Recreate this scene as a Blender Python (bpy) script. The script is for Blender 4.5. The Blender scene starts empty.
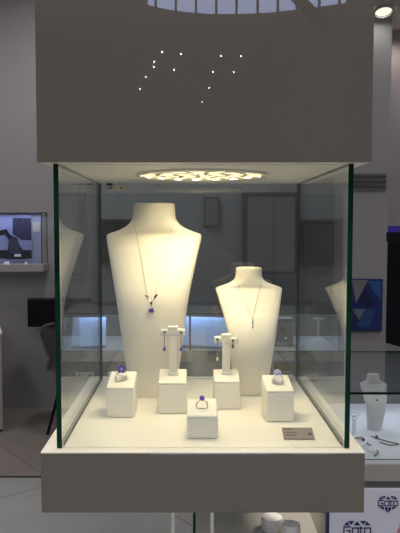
import bpy, bmesh, math, random
from mathutils import Vector, Matrix
random.seed(7)
PI = math.pi
S = bpy.context.scene
COL = S.collection

# ------------------------------------------------------------------ camera
F = 620.0
CAM = Vector((-0.022, -0.967, 1.45))
PITCH = math.radians(3.5); YAW = 0.0
PX, PY = 190.0, 225 + F * math.tan(PITCH)      # principal point of the cropped photograph
fwd = Vector((math.sin(YAW) * math.cos(PITCH), math.cos(YAW) * math.cos(PITCH), -math.sin(PITCH)))
rgt = Vector((math.cos(YAW), -math.sin(YAW), 0))
upv = rgt.cross(fwd)
cd = bpy.data.cameras.new('camera'); cam = bpy.data.objects.new('camera', cd); COL.objects.link(cam)
cam.matrix_world = Matrix(((rgt.x, upv.x, -fwd.x, CAM.x), (rgt.y, upv.y, -fwd.y, CAM.y), (rgt.z, upv.z, -fwd.z, CAM.z), (0, 0, 0, 1)))
cd.sensor_fit = 'VERTICAL'; cd.sensor_height = 36; cd.lens = F / 533 * 36; cd.clip_start = 0.02
cd.shift_x = (200 - PX) / 533; cd.shift_y = -(266.5 - PY) / 533
S.camera = cam
ELEV = lambda py: math.atan((PY - py) / F) - PITCH

def at(px, py, Y):
    d = fwd * F + rgt * (px - PX) + upv * (PY - py)
    return CAM + d * ((Y - CAM.y) / d.y)

def on(px, py, z):
    d = fwd * F + rgt * (px - PX) + upv * (PY - py)
    return CAM + d * ((z - CAM.z) / d.z)

# ------------------------------------------------------------------ materials
MATS = {}
def mat(name, col, rough=0.5, metal=0.0, coat=0.0, spec=0.5, var=0.0, vscale=8.0, bump=0.0, bscale=200.0, emit=None, es=0.0, trans=0.0):
    if name in MATS: return MATS[name]
    m = bpy.data.materials.new(name); m.use_nodes = True
    nt = m.node_tree; b = nt.nodes['Principled BSDF']
    b.inputs['Base Color'].default_value = (*col, 1); b.inputs['Roughness'].default_value = rough
    b.inputs['Metallic'].default_value = metal; b.inputs['Coat Weight'].default_value = coat
    b.inputs['Coat Roughness'].default_value = 0.03
    b.inputs['Specular IOR Level'].default_value = spec
    b.inputs['Transmission Weight'].default_value = trans
    if emit:
        b.inputs['Emission Color'].default_value = (*emit, 1); b.inputs['Emission Strength'].default_value = es
    if var or bump:
        tc = nt.nodes.new('ShaderNodeTexCoord')
    if var:
        n = nt.nodes.new('ShaderNodeTexNoise'); n.inputs['Scale'].default_value = vscale; n.inputs['Detail'].default_value = 4
        r = nt.nodes.new('ShaderNodeValToRGB')
        r.color_ramp.elements[0].position = 0.3; r.color_ramp.elements[1].position = 0.7
        r.color_ramp.elements[0].color = (*[c * (1 - var) for c in col], 1); r.color_ramp.elements[1].color = (*[min(1, c * (1 + var)) for c in col], 1)
        nt.links.new(tc.outputs['Object'], n.inputs['Vector']); nt.links.new(n.outputs['Fac'], r.inputs['Fac']); nt.links.new(r.outputs['Color'], b.inputs['Base Color'])
    if bump:
        n2 = nt.nodes.new('ShaderNodeTexNoise'); n2.inputs['Scale'].default_value = bscale; n2.inputs['Detail'].default_value = 3
        bp = nt.nodes.new('ShaderNodeBump'); bp.inputs['Strength'].default_value = bump; bp.inputs['Distance'].default_value = 0.002
        nt.links.new(tc.outputs['Object'], n2.inputs['Vector']); nt.links.new(n2.outputs['Fac'], bp.inputs['Height']); nt.links.new(bp.outputs['Normal'], b.inputs['Normal'])
    MATS[name] = m
    return m

def glass(name, tint, ior=1.52):
    """clear pane: fresnel mix of straight-through light and mirror reflection, the same index on both faces"""
    m = bpy.data.materials.new(name); m.use_nodes = True; nt = m.node_tree; nt.nodes.clear()
    out = nt.nodes.new('ShaderNodeOutputMaterial'); mx = nt.nodes.new('ShaderNodeMixShader')
    tr = nt.nodes.new('ShaderNodeBsdfTransparent'); tr.inputs['Color'].default_value = (*tint, 1)
    gl = nt.nodes.new('ShaderNodeBsdfGlossy'); gl.inputs['Roughness'].default_value = 0.0; gl.inputs['Color'].default_value = (1, 1, 1, 1)
    fr = nt.nodes.new('ShaderNodeFresnel'); ge = nt.nodes.new('ShaderNodeNewGeometry')
    ma = nt.nodes.new('ShaderNodeMath'); ma.operation = 'MULTIPLY_ADD'      # ior outside, 1/ior from inside
    ma.inputs[1].default_value = 1 / ior - ior; ma.inputs[2].default_value = ior
    nt.links.new(ge.outputs['Backfacing'], ma.inputs[0]); nt.links.new(ma.outputs[0], fr.inputs['IOR'])
    nt.links.new(fr.outputs[0], mx.inputs[0]); nt.links.new(tr.outputs[0], mx.inputs[1]); nt.links.new(gl.outputs[0], mx.inputs[2])
    nt.links.new(mx.outputs[0], out.inputs['Surface'])
    MATS[name] = m
    return m

LACQ = mat('taupe_lacquer', (0.138, 0.122, 0.105), 0.012, spec=0.5, var=0.03, vscale=2)
CREAM = mat('cream_lining', (0.93, 0.90, 0.82), 0.45, spec=0.25, var=0.015, vscale=14)
DECK = mat('cream_deck', (0.84, 0.80, 0.71), 0.32, spec=0.35, var=0.015, vscale=14)
LEATHER = mat('cream_leatherette', (0.84, 0.80, 0.71), 0.5, spec=0.3, bump=0.12, bscale=900)
VELVET = mat('cream_bust_cloth', (0.83, 0.79, 0.70), 0.55, spec=0.25, var=0.02, vscale=20, bump=0.08, bscale=700)
SLOT = mat('dark_slot', (0.12, 0.09, 0.06), 0.8)
GLASS = glass('case_glass', (0.975, 0.99, 0.985))
INNER = glass('pane_inner_face', (0.975, 0.99, 0.985), 2.0)
OUTER = glass('pane_outer_face', (0.975, 0.99, 0.985), 1.5)
DENSE = glass('dense_case_glass', (0.975, 0.99, 0.985), 1.8)
GLASS2 = glass('counter_glass', (0.96, 0.985, 0.98))
EDGE = mat('green_glass_edge', (0.002, 0.032, 0.018), 0.15, spec=0.15, var=0.5, vscale=9)
SILVER = mat('white_gold', (0.86, 0.84, 0.80), 0.16, 1.0)
GOLD = mat('yellow_gold', (0.78, 0.62, 0.38), 0.25, 1.0)
DARKMETAL = mat('dark_metal', (0.10, 0.09, 0.08), 0.3, 0.9)
CHROME = mat('chrome', (0.75, 0.75, 0.74), 0.12, 1.0)
SATIN = mat('satin_nickel', (0.62, 0.58, 0.50), 0.35, 0.8)
GEM = mat('violet_gem', (0.07, 0.02, 0.42), 0.06, spec=0.9, coat=1.0)
PALEGEM = mat('pale_violet_gem', (0.34, 0.28, 0.72), 0.06, spec=0.9, coat=1.0)
CLEARGEM = mat('clear_gem', (0.85, 0.85, 0.9), 0.05, spec=0.9, coat=1.0)
SEAL = mat('black_seal', (0.02, 0.02, 0.02), 0.4)
CARD = mat('grey_card', (0.23, 0.19, 0.175), 0.45, spec=0.3)
INK = mat('dark_ink', (0.05, 0.04, 0.05), 0.6)
LED = mat('led_emitter', (1, 1, 1), 0.5, emit=(1.0, 0.84, 0.52), es=75)
CUP = mat('lamp_cup', (0.8, 0.77, 0.7), 0.3)
WALL = mat('wall_paint', (0.30, 0.285, 0.29), 0.5, spec=0.3, var=0.03, vscale=1.2)
WALLD = mat('dark_wall_panel', (0.155, 0.165, 0.18), 0.3, var=0.08, vscale=1.5)
CEIL = mat('ceiling_paint', (0.5, 0.48, 0.48), 0.7)
FRAME = mat('black_frame', (0.018, 0.018, 0.02), 0.35)
PANELG = mat('grey_panel', (0.10, 0.10, 0.10), 0.35, var=0.05, vscale=2)
BLACK = mat('black_plastic', (0.007, 0.007, 0.008), 0.4, spec=0.15)
SCREEN = mat('black_screen', (0.005, 0.005, 0.007), 0.3, spec=0.12)
CHAIR = mat('grey_shell', (0.055, 0.05, 0.05), 0.6, bump=0.1, bscale=300)
WHITE = mat('white_laminate', (0.66, 0.65, 0.68), 0.35)
GREYL = mat('grey_laminate', (0.30, 0.29, 0.275), 0.35, var=0.03)
COOLDECK = mat('white_counter_deck', (0.60, 0.61, 0.69), 0.4)
GREYBUST = mat('pale_grey_cloth', (0.55, 0.55, 0.57), 0.6, bump=0.08, bscale=500)
SIGNW = mat('white_sign', (0.62, 0.63, 0.74), 0.3)
NAVY = mat('navy_print', (0.012, 0.012, 0.13), 0.4)
NAVYEDGE = mat('navy_edge', (0.01, 0.012, 0.09), 0.35)
PINK = mat('rose_print', (0.55, 0.20, 0.26), 0.5, var=0.4, vscale=25)

def floor_mat(name, col, tile):
    m = mat(name, col, 0.32, spec=0.4, var=0.12, vscale=1.7)
    nt = m.node_tree; b = nt.nodes['Principled BSDF']
    src = b.inputs['Base Color'].links[0].from_socket
    br = nt.nodes.new('ShaderNodeTexBrick'); br.offset = 0.0
    br.inputs['Scale'].default_value = 1.0; br.inputs['Brick Width'].default_value = tile; br.inputs['Row Height'].default_value = tile
    br.inputs['Mortar Size'].default_value = 0.004
    br.inputs['Mortar'].default_value = (*[c * 0.5 for c in col], 1)
    mp = nt.nodes.new('ShaderNodeMapping'); mp.inputs['Rotation'].default_value[2] = 0.9
    tc = nt.nodes.new('ShaderNodeTexCoord')
    nt.links.new(tc.outputs['Object'], mp.inputs['Vector']); nt.links.new(mp.outputs['Vector'], br.inputs['Vector'])
    nt.links.new(src, br.inputs['Color1']); nt.links.new(src, br.inputs['Color2']); nt.links.new(br.outputs['Color'], b.inputs['Base Color'])
    return m
FLOOR_IN = floor_mat('shop_floor_tile', (0.21, 0.185, 0.17), 0.9)
FLOOR_OUT = floor_mat('hall_floor_tile', (0.27, 0.27, 0.27), 1.2)

# ------------------------------------------------------------------ mesh helpers
def obj(name, bm, m, parent=None, smooth=False, bevel=0.0, seg=2):
    if bevel:
        bmesh.ops.bevel(bm, geom=bm.edges[:], offset=bevel, segments=seg, affect='EDGES', profile=0.5)
    bmesh.ops.recalc_face_normals(bm, faces=bm.faces[:])
    me = bpy.data.meshes.new(name); bm.to_mesh(me); bm.free()
    if isinstance(m, (list, tuple)):
        for q in m: me.materials.append(q)
    else: me.materials.append(m)
    if smooth:
        me.polygons.foreach_set('use_smooth', [True] * len(me.polygons))
        me.set_sharp_from_angle(angle=math.radians(40 if smooth is True else smooth))
    o = bpy.data.objects.new(name, me); COL.objects.link(o)
    if parent: o.parent = parent
    return o

def thing(name, label, cat, loc=(0, 0, 0), rz=0.0, group=None):
    o = bpy.data.objects.new(name, None); COL.objects.link(o); o.empty_display_size = 0.02
    o.location = loc; o.rotation_euler = (0, 0, rz)
    o['label'] = label; o['category'] = cat
    if group: o['group'] = group
    return o

def tag(o, label, cat, group=None):
    o['label'] = label; o['category'] = cat
    if group: o['group'] = group
    return o

def struct(o):
    o['kind'] = 'structure'; return o

def box(bm, x0, x1, y0, y1, z0, z1, M=None):
    vs = [bm.verts.new((x, y, z)) for x in (x0, x1) for y in (y0, y1) for z in (z0, z1)]
    for f in ((0, 1, 3, 2), (4, 6, 7, 5), (0, 4, 5, 1), (2, 3, 7, 6), (0, 2, 6, 4), (1, 5, 7, 3)):
        bm.faces.new([vs[i] for i in f])
    if M is not None: bmesh.ops.transform(bm, matrix=M, verts=vs)
    return vs

def bx(x0, x1, y0, y1, z0, z1):
    bm = bmesh.new(); box(bm, x0, x1, y0, y1, z0, z1); return bm

def prism(bm, pts, y0, y1):
    """polygon given in (x, z), extruded along y"""
    a = [bm.verts.new((x, y0, z)) for x, z in pts]; b = [bm.verts.new((x, y1, z)) for x, z in pts]
    bm.faces.new(a); bm.faces.new(b[::-1])
    n = len(pts)
    for i in range(n): bm.faces.new((a[i], b[i], b[(i + 1) % n], a[(i + 1) % n]))
    return a + b

def lathe(bm, prof, n=24, M=None, cap=True):
    rings = []
    vs = []
    for r, z in prof:
        ring = [bm.verts.new((r * math.cos(2 * PI * k / n), r * math.sin(2 * PI * k / n), z)) for k in range(n)]
        rings.append(ring); vs += ring
    for a, b in zip(rings, rings[1:]):
        for k in range(n): bm.faces.new((a[k], a[(k + 1) % n], b[(k + 1) % n], b[k]))
    if cap:
        bm.faces.new(rings[0][::-1]); bm.faces.new(rings[-1])
    if M is not None: bmesh.ops.transform(bm, matrix=M, verts=vs)
    return vs

def tube(bm, pts, r, n=8, closed=False):
    pts = [Vector(p) for p in pts]; N = len(pts); rings = []
    rr = r if isinstance(r, (list, tuple)) else [r] * N
    ref = None
    for i, p in enumerate(pts):
        if closed: t = (pts[(i + 1) % N] - pts[i - 1]).normalized()
        else: t = (pts[min(i + 1, N - 1)] - pts[max(i - 1, 0)]).normalized()
        if ref is None:
            ref = Vector((0, 0, 1)) if abs(t.z) < 0.9 else Vector((0, 1, 0))
        u = (ref - t * ref.dot(t)).normalized(); v = t.cross(u); ref = u
        rings.append([bm.verts.new(p + (u * math.cos(2 * PI * k / n) + v * math.sin(2 * PI * k / n)) * rr[i]) for k in range(n)])
    for i in range(N if closed else N - 1):
        a, b = rings[i], rings[(i + 1) % N]
        for k in range(n): bm.faces.new((a[k], a[(k + 1) % n], b[(k + 1) % n], b[k]))
    if not closed:
        bm.faces.new(rings[0][::-1]); bm.faces.new(rings[-1])

def torus(bm, R, r, M=None, n=32, k=8):
    before = set(bm.verts)
    tube(bm, [(R * math.cos(2 * PI * i / n), 0, R * math.sin(2 * PI * i / n)) for i in range(n)], r, k, closed=True)
    if M is not None: bmesh.ops.transform(bm, matrix=M, verts=[v for v in bm.verts if v not in before])

def gem(bm, r, c, axis=Vector((0, -1, 0)), n=8, h=0.6):
    """faceted round brilliant: table, crown, girdle, pavilion"""
    q = Vector((0, 0, 1)).rotation_difference(axis).to_matrix().to_4x4()
    lathe(bm, [(0.08 * r, -h * r), (r, 0), (r, 0.08 * r), (0.6 * r, 0.38 * r)], n, Matrix.Translation(c) @ q)

T = Matrix.Translation
def R(a, ax): return Matrix.Rotation(a, 4, ax)

def lamp_obj(kind, name, loc, energy, col, size=0.1, rot=(0, 0, 0), **kw):
    l = bpy.data.lights.new(name, kind); l.energy = energy; l.color = col
    if kind == 'POINT' or kind == 'SPOT': l.shadow_soft_size = size
    if kind == 'AREA':
        l.size = size
        if 'sy' in kw: l.shape = 'RECTANGLE'; l.size_y = kw['sy']
    if kind == 'SPOT': l.spot_size = kw.get('angle', 1.2); l.spot_blend = kw.get('blend', 0.6)
    o = bpy.data.objects.new(name, l); COL.objects.link(o); o.location = loc; o.rotation_euler = rot
    return o
# ------------------------------------------------------------------ the display case
ZD = 1.45 - 0.3538      # deck of the case
ZC = 1.45 + 0.0945      # lit underside of the hood
W, D, TH = 0.23, 0.445, 0.008
case = thing('display_case', 'big taupe and glass jewellery display case with lit cream interior', 'display case', (0, 0, 0))
HW = (at(372.5, 120, -0.024).x - at(36.2, 120, -0.024).x) / 2
HX = (at(372.5, 120, -0.024).x + at(36.2, 120, -0.024).x) / 2
bm = bx(HX - HW, HX + HW, -0.024, D + 0.024, ZC + 0.022, 2.12)
bmesh.ops.bevel(bm, geom=[e for e in bm.edges if abs(e.verts[0].co.z - e.verts[1].co.z) > 0.1], offset=0.0015, segments=2, affect='EDGES', profile=0.5)
for q4 in ((HX - HW, HX + HW, -0.024, -0.0225), (HX - HW, HX + HW, D + 0.0225, D + 0.024), (HX - HW, HX - HW + 0.0015, -0.0225, D + 0.0225), (HX + HW - 0.0015, HX + HW, -0.0225, D + 0.0225)):
    box(bm, *q4, ZC, ZC + 0.022)
obj('hood', bm, LACQ, case)
# underside panel with a round hole for the lamp
LX, LY, LR = 0.0, 0.20, 0.122
bm = bmesh.new()
n = 64
cir = [Vector((LX + LR * math.cos(2 * PI * k / n), LY + LR * math.sin(2 * PI * k / n))) for k in range(n)]
def sq(v):
    d = Vector((math.cos(v), math.sin(v)))
    xs = (HX + HW - 0.0017 - LX) / d.x if d.x > 1e-6 else ((HX - HW + 0.0017 - LX) / d.x if d.x < -1e-6 else 9)
    ys = (D + 0.0222 - LY) / d.y if d.y > 1e-6 else ((-0.0222 - LY) / d.y if d.y < -1e-6 else 9)
    return Vector((LX, LY)) + d * min(xs, ys)
angs = sorted([2 * PI * k / n for k in range(n)] + [math.atan2(yy - LY, xx - LX) % (2 * PI) for xx in (HX - HW + 0.0017, HX + HW - 0.0017) for yy in (-0.0222, D + 0.0222)])
lo, hi = [], []
ins, ous = [], []
for a in angs:
    p = sq(a); c = (LX + LR * math.cos(a), LY + LR * math.sin(a))
    ins.append((bm.verts.new((c[0], c[1], ZC)), bm.verts.new((c[0], c[1], ZC + 0.003))))
    ous.append((bm.verts.new((p.x, p.y, ZC)), bm.verts.new((p.x, p.y, ZC + 0.003))))
for i in range(len(angs)):
    j = (i + 1) % len(angs)
    bm.faces.new((ins[i][0], ous[i][0], ous[j][0], ins[j][0])); bm.faces.new((ins[j][1], ous[j][1], ous[i][1], ins[i][1]))
    bm.faces.new((ous[i][0], ous[i][1], ous[j][1], ous[j][0])); bm.faces.new((ins[i][0], ins[j][0], ins[j][1], ins[i][1]))
obj('hood_lining', bm, CREAM, case)
# lamp: trim ring, lens plate with cups, emitters
lamp = obj('ceiling_lamp', (lambda b: (lathe(b, [(LR - 0.001, ZC + 0.003), (LR + 0.002, ZC - 0.003), (LR - 0.004, ZC - 0.005), (LR - 0.008, ZC - 0.003), (LR - 0.008, ZC + 0.002)], 64, T((LX, LY, 0)), cap=False), b)[1])(bmesh.new()), CUP, case, smooth=True)
spots = [(0, 0)]
for ring, cnt in ((1, 6), (2, 12), (3, 18)):
    for k in range(cnt):
        a = 2 * PI * k / cnt + 0.2 * ring
        spots.append((0.0335 * ring * math.cos(a), 0.0335 * ring * math.sin(a)))
bmc, bml = bmesh.new(), bmesh.new()
for sx, sy in spots:
    M = T((LX + sx, LY + sy, 0))
    lathe(bmc, [(0.0158, ZC + 0.0015), (0.0155, ZC - 0.0015), (0.0145, ZC - 0.0015), (0.0082, ZC + 0.012)], 16, M, cap=False)
    lathe(bml, [(0.008, ZC + 0.0105), (0.008, ZC + 0.0118), (0.003, ZC + 0.0119)], 12, M @ T((0, 0, 0)))
lathe(bmc, [(LR - 0.006, ZC + 0.013), (LR - 0.006, ZC + 0.016)], 64, T((LX, LY, 0)))
for sx, sy in [p_ for p_ in [((i + (j % 2) * .5) * .0167, j * .0145) for i in range(-8, 9) for j in range(-8, 9)] if math.hypot(*p_) < LR - .012 and min(math.hypot(p_[0] - a_, p_[1] - c_) for a_, c_ in spots) > .0165]:
    lathe(bmc, [(0.005, ZC + 0.014), (0.005, ZC + 0.0005), (0.002, ZC - 0.001)], 10, T((LX + sx, LY + sy, 0)))
obj('lens_plate', bmc, mat('cup_reflector', (0.52, 0.50, 0.44), 0.5), lamp, smooth=True)
obj('light_emitters', bml, LED, lamp)

# base
XL, XR = at(41, 480, -0.02).x, at(364.7, 480, -0.02).x
obj('base', bx(XL, XR, -0.02, D + 0.02, ZD - 0.097, ZD - 0.002), LACQ, case, bevel=0.0012)
obj('deck', bx(XL - 0.0002, XR + 0.0002, -0.0203, D + 0.0203, ZD - 0.002, ZD), DECK, case, bevel=0.0006)

def pane(name, x0, x1, y0, y1, z0, z1, parent, gm, thin, edge=1):
    """box pane: clear large faces, green narrow faces; thin = axis of thickness"""
    b = bmesh.new(); box(b, x0, x1, y0, y1, z0, z1)
    bmesh.ops.recalc_face_normals(b, faces=b.faces[:])
    b.normal_update()
    for f in b.faces:
        f.material_index = 0 if abs(f.normal[thin]) > 0.9 else edge
    return obj(name, b, [gm, EDGE], parent)
G0 = 0.0008
GL, GR = at(54.7, 240, 0).x, at(352.0, 240, 0).x
for s in (-1, 1):
    a, b_ = (GL, GL + TH) if s < 0 else (GR - TH, GR)
    sp_ = pane('side_pane', a, b_, -0.004, D - TH - 0.001, ZD + G0, ZC - G0, case, OUTER, 0)
    sp_.data.materials.append(INNER)
    for f in sp_.data.polygons:
        if f.normal.x * s < -0.9: f.material_index = 2
fp = pane('front_pane', GL + TH + G0, GR - TH - G0, -0.0035, 0.0025, ZD + G0, ZC - G0, case, GLASS, 1, 0)
bk = pane('back_pane', GL + 0.002, GR - 0.002, D - TH, D - 0.0005, ZD + G0, ZC - G0, case, DENSE, 1, 0)
for s in (-1, 1):
    x = GL + TH + 0.0015 if s < 0 else GR - TH - 0.0015
    obj('seam', bx(x - 0.0013, x + 0.0008, D - TH - 0.003, D - TH - 0.0005, ZD + 0.001, ZC - 0.001), SEAL, case)
for s in (-1, 1):
    x = GL + TH + 0.001 if s < 0 else GR - TH - 0.001
    obj('floor_seal', bx(x - 0.0006, x + 0.0006, 0.008, D - TH - 0.004, ZD + 0.0003, ZD + 0.0010), mat('grey_seal', (0.10, 0.09, 0.07), 0.5), case)
for z in (ZC - 0.012, ZD + 0.012):
    b = bx(-0.209, -0.166, D - TH - 0.006, D - TH - 0.0003, z - 0.0055, z + 0.0055)
    h = obj('hinge', b, SATIN, bk, bevel=0.0012)
    b = bmesh.new()
    for xx in (-0.2, -0.176): lathe(b, [(0.0024, 0), (0.0024, 0.0012), (0.0015, 0.0016)], 12, T((xx, D - TH - 0.006, z)) @ R(PI / 2, 'X'))
    obj('screw', b, DARKMETAL, h)
obj('hinge_block', bx(-0.209, -0.196, D - TH - 0.008, D - TH - 0.0003, ZC - 0.0055, ZC - 0.001), BLACK, bk)
ltc = obj('latch', bx(0.172, 0.2195, D - TH - 0.012, D - TH - 0.0003, ZD + 0.022, ZD + 0.039), mat('bronze_latch', (0.16, 0.14, 0.09), 0.4, 0.5), bk, bevel=0.0015)
obj('latch_foot', bx(0.176, 0.212, D - TH - 0.02, D - TH - 0.0003, ZD + 0.003, ZD + 0.015), SATIN, bk, bevel=0.0015)
for x, y in ((at(173, 520, 0.2).x, 0.2), (at(212, 520, 0.2).x, 0.2)):
    b = bmesh.new(); lathe(b, [(0.0042, 0.02), (0.0042, ZD - 0.0975)], 20, T((x, y, 0))); lathe(b, [(0.05, 0.001), (0.05, 0.012), (0.045, 0.02)], 24, T((x, y, 0)))
    obj('support_rod', b, CHROME, case, smooth=True)

# ------------------------------------------------------------------ busts
def Yf(py): return CAM.y + (CAM.z - ZD) / -math.tan(ELEV(py))      # where the deck shows at row py
def interp(tab, z):
    if z <= tab[0][0]: return tab[0][1:]
    for a, b in zip(tab, tab[1:]):
        if z <= b[0]:
            t = (z - a[0]) / (b[0] - a[0])
            return tuple(p + (q - p) * t for p, q in zip(a[1:], b[1:]))
    return tab[-1][1:]

class Bust:
    """a leaning neck form; rows are (z above the base, half width, half depth, depth shift)"""
    EXP = 2.3
    def __init__(s, rows):
        s.rows = []
        for i in range(len(rows) - 1):
            p = [rows[max(i - 1, 0)], rows[i], rows[i + 1], rows[min(i + 2, len(rows) - 1)]]
            m1 = [(p[2][k] - p[0][k]) / max(1e-6, p[2][0] - p[0][0]) for k in range(4)]; m2 = [(p[3][k] - p[1][k]) / max(1e-6, p[3][0] - p[1][0]) for k in range(4)]
            h = rows[i + 1][0] - rows[i][0]; N = max(1, min(8, int(h / 0.003)))
            for u in range(N):
                t = u / N
                s.rows.append(tuple([(rows[i][0] + h * t) * 1.022] + [(2*t**3-3*t*t+1) * p[1][k] + (t**3-2*t*t+t) * h * m1[k] + (-2*t**3+3*t*t) * p[2][k] + (t**3-t*t) * h * m2[k] for k in (1, 2, 3)]))
        s.rows.append((rows[-1][0] * 1.022, *rows[-1][1:]))
    def front(s, x, z, off=0.001):
        w, d, c = interp(s.rows, z)
        t = max(0.0, 1 - min(1, abs(x) / w) ** s.EXP)
        return Vector((x, c - d * t ** (1 / s.EXP) - off, z))
    def build(s, name, m, parent):
        bm = bmesh.new(); n = 56; rings = []
        def ring(z, w, d, c, tilt=0.0):
            out = []
            for k in range(n):
                a = 2 * PI * k / n
                ca, sa = math.cos(a), math.sin(a)
                x = w * math.copysign(abs(ca) ** (2 / s.EXP), ca); y = d * math.copysign(abs(sa) ** (2 / s.EXP), sa)
                out.append(bm.verts.new((x, c + y, z + tilt * y)))
            return out
        for (z, w, d, c) in s.rows: rings.append(ring(z, w, d, c))
        zt, w, d, c = s.rows[-1]
        for f, dz in ((0.95, 0.0016), (0.86, 0.0026), (0.6, 0.0032), (0.25, 0.0034)):
            rings.append(ring(zt + dz, w * f, d * f, c))
        for a, b in zip(rings, rings[1:]):
            for k in range(n): bm.faces.new((a[k], a[(k + 1) % n], b[(k + 1) % n], b[k]))
        bm.faces.new(rings[0][::-1]); bm.faces.new(rings[-1])
        return obj(name, bm, m, parent, smooth=60)

# big one: pixel half widths at the shoulders (0.473 px per mm)
big = Bust([(0.0, 0.0490, 0.036, 0.000), (0.004, 0.0495, 0.0365, -0.001), (0.05, 0.0540, 0.0365, -0.012), (0.10, 0.0605, 0.036, -0.022),
            (0.15, 0.0668, 0.035, -0.028), (0.20, 0.0742, 0.034, -0.025), (0.25, 0.0850, 0.032, -0.004), (0.29, 0.0945, 0.029, 0.019), (0.307, 0.0987, 0.0265, 0.031),
            (0.317, 0.1010, 0.0245, 0.038), (0.3225, 0.1015, 0.0225, 0.042), (0.3260, 0.1000, 0.0225, 0.0435), (0.3285, 0.0953, 0.0235, 0.0448), (0.3315, 0.0860, 0.0255, 0.046),
            (0.3355, 0.0748, 0.0280, 0.047), (0.3410, 0.0637, 0.0300, 0.0478), (0.3480, 0.0546, 0.0315, 0.0484), (0.3560, 0.0486, 0.0325, 0.049), (0.3660, 0.0458, 0.0330, 0.049),
            (0.3800, 0.0448, 0.0330, 0.049), (0.3890, 0.0446, 0.0330, 0.049)])
p = at(153.5, 399, 0.285)
YB = Yf(398) + 0.036
p = at(153.7, 300, YB + 0.02)
tb = thing('necklace_bust', 'tall cream necklace bust wearing a purple pendant necklace', 'necklace bust', (p.x, YB, ZD + 0.0003), group=None)
big.build('bust_form', VELVET, tb)
k = 0.66
small = Bust([(0.0, 0.0366, 0.027, 0.000), (0.004, 0.0370, 0.027, -0.002), (0.04, 0.0390, 0.0272, -0.018), (0.08, 0.0430, 0.027, -0.034), (0.12, 0.0485, 0.026, -0.038),
              (0.16, 0.0565, 0.025, -0.020), (0.19, 0.0650, 0.022, 0.008), (0.205, 0.0695, 0.0195, 0.024), (0.2112, 0.0714, 0.018, 0.031), (0.2135, 0.0707, 0.0175, 0.033), (0.2155, 0.0672, 0.018, 0.034),
              (0.2180, 0.0602, 0.0195, 0.035), (0.2210, 0.0502, 0.0215, 0.036), (0.2250, 0.0402, 0.0230, 0.037), (0.2300, 0.0327, 0.0240, 0.0375), (0.2360, 0.0290, 0.0245, 0.038),
              (0.2440, 0.0280, 0.0245, 0.038), (0.2545, 0.0278, 0.0245, 0.038)])
p = at(249.5, 396, 0.30)
ts = thing('necklace_bust', 'small cream necklace bust wearing a thin bar pendant necklace', 'necklace bust', (at(249.6, 320, 0.34).x, Yf(395.6) + 0.027, ZD + 0.0003))
small.build('bust_form', VELVET, ts)

def necklace(bust, root, zneck, xneck, xa, za, label, name='necklace'):
    t = thing(name, label, 'necklace', root.location)
    # round the nape, then two strands down the chest to +-xa at za
    def strand(s):
        pts = []
        w, d, c = interp(bust.rows, zneck)
        for a in (1.5, 1.2, 0.9, 0.6, 0.3, 0.1):
            pts.append(Vector((s * (w + 0.0008) * math.cos(a) ** (2 / bust.EXP) if math.cos(a) > 0 else 0, c + (d + 0.0008) * math.sin(a) ** (2 / bust.EXP), zneck + 0.003 * math.sin(a))))
        N = 26
        for i in range(N + 1):
            f = i / N
            x = xneck + (xa - xneck) * f ** 0.92
            z = zneck + (za - zneck) * f
            pts.append(bust.front(s * x, z, 0.0013))
        return pts
    b = bmesh.new()
    for s in (-1, 1): tube(b, strand(s), 0.0005, 6)
    obj('chain', b, mat('chain_silver', (0.42, 0.40, 0.37), 0.35, 0.6), t, smooth=True)
    return t

nk = necklace(big, tb, 0.362, 0.0430, 0.0078, 0.214, 'fine chain necklace with a round purple pendant, worn by the tall bust')
for s in (-1, 1):
    b = bmesh.new(); q = big.front(s * 0.0078, 0.2110, 0.0022)
    gem(b, 0.0026, q, n=8); gem(b, 0.002, q + Vector((s * 0.0028, 0, 0.003)), n=8); gem(b, 0.0016, q + Vector((-s * 0.002, 0, -0.0042)), n=8)
    obj('side_stone', b, mat('grey_gem', (0.10, 0.10, 0.10), 0.08, 0.6, coat=1.0), nk)
b = bmesh.new()
for s in (-1, 1): tube(b, [big.front(s * 0.006, 0.2080, 0.0015), big.front(s * 0.003, 0.2040, 0.0015), big.front(0, 0.2010, 0.0015)], 0.0005, 6)
obj('link', b, SILVER, nk, smooth=True)
b = bmesh.new(); gem(b, 0.0029, big.front(0, 0.1995, 0.0022), n=6)
obj('bail', b, DARKMETAL, nk)
pd = big.front(0, 0.1840, 0.0028)
b = bmesh.new(); tube(b, [big.front(0, 0.1980, 0.0018), big.front(0, 0.1900, 0.0018)], 0.0006, 6); torus(b, 0.0056, 0.0013, T(pd)); 
for kk in range(14):
    a = 2 * PI * kk / 14; gem(b, 0.0011, pd + Vector((0.0056 * math.cos(a), -0.0013, 0.0056 * math.sin(a))), n=6)
pm = obj('pendant', b, SILVER, nk, smooth=True)
b = bmesh.new(); gem(b, 0.0046, pd + Vector((0, -0.001, 0)), n=10)
obj('gemstone', b, GEM, pm)

nk2 = necklace(small, ts, 0.232, 0.027, 0.0009, 0.165, 'hair-thin chain necklace with a slim bar pendant, worn by the small bust')
q = small.front(0, 0.151, 0.0022)
b = bmesh.new(); tube(b, [q + Vector((0, 0, 0.014)), q + Vector((0, 0, 0.005)), q + Vector((0, 0, -0.012))], [0.0007, 0.0012, 0.0011], 8)
pm = obj('pendant', b, DARKMETAL, nk2, smooth=True)
b = bmesh.new(); gem(b, 0.0021, q + Vector((0, -0.0006, 0)), n=8)
obj('gemstone', b, CLEARGEM, pm)

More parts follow.
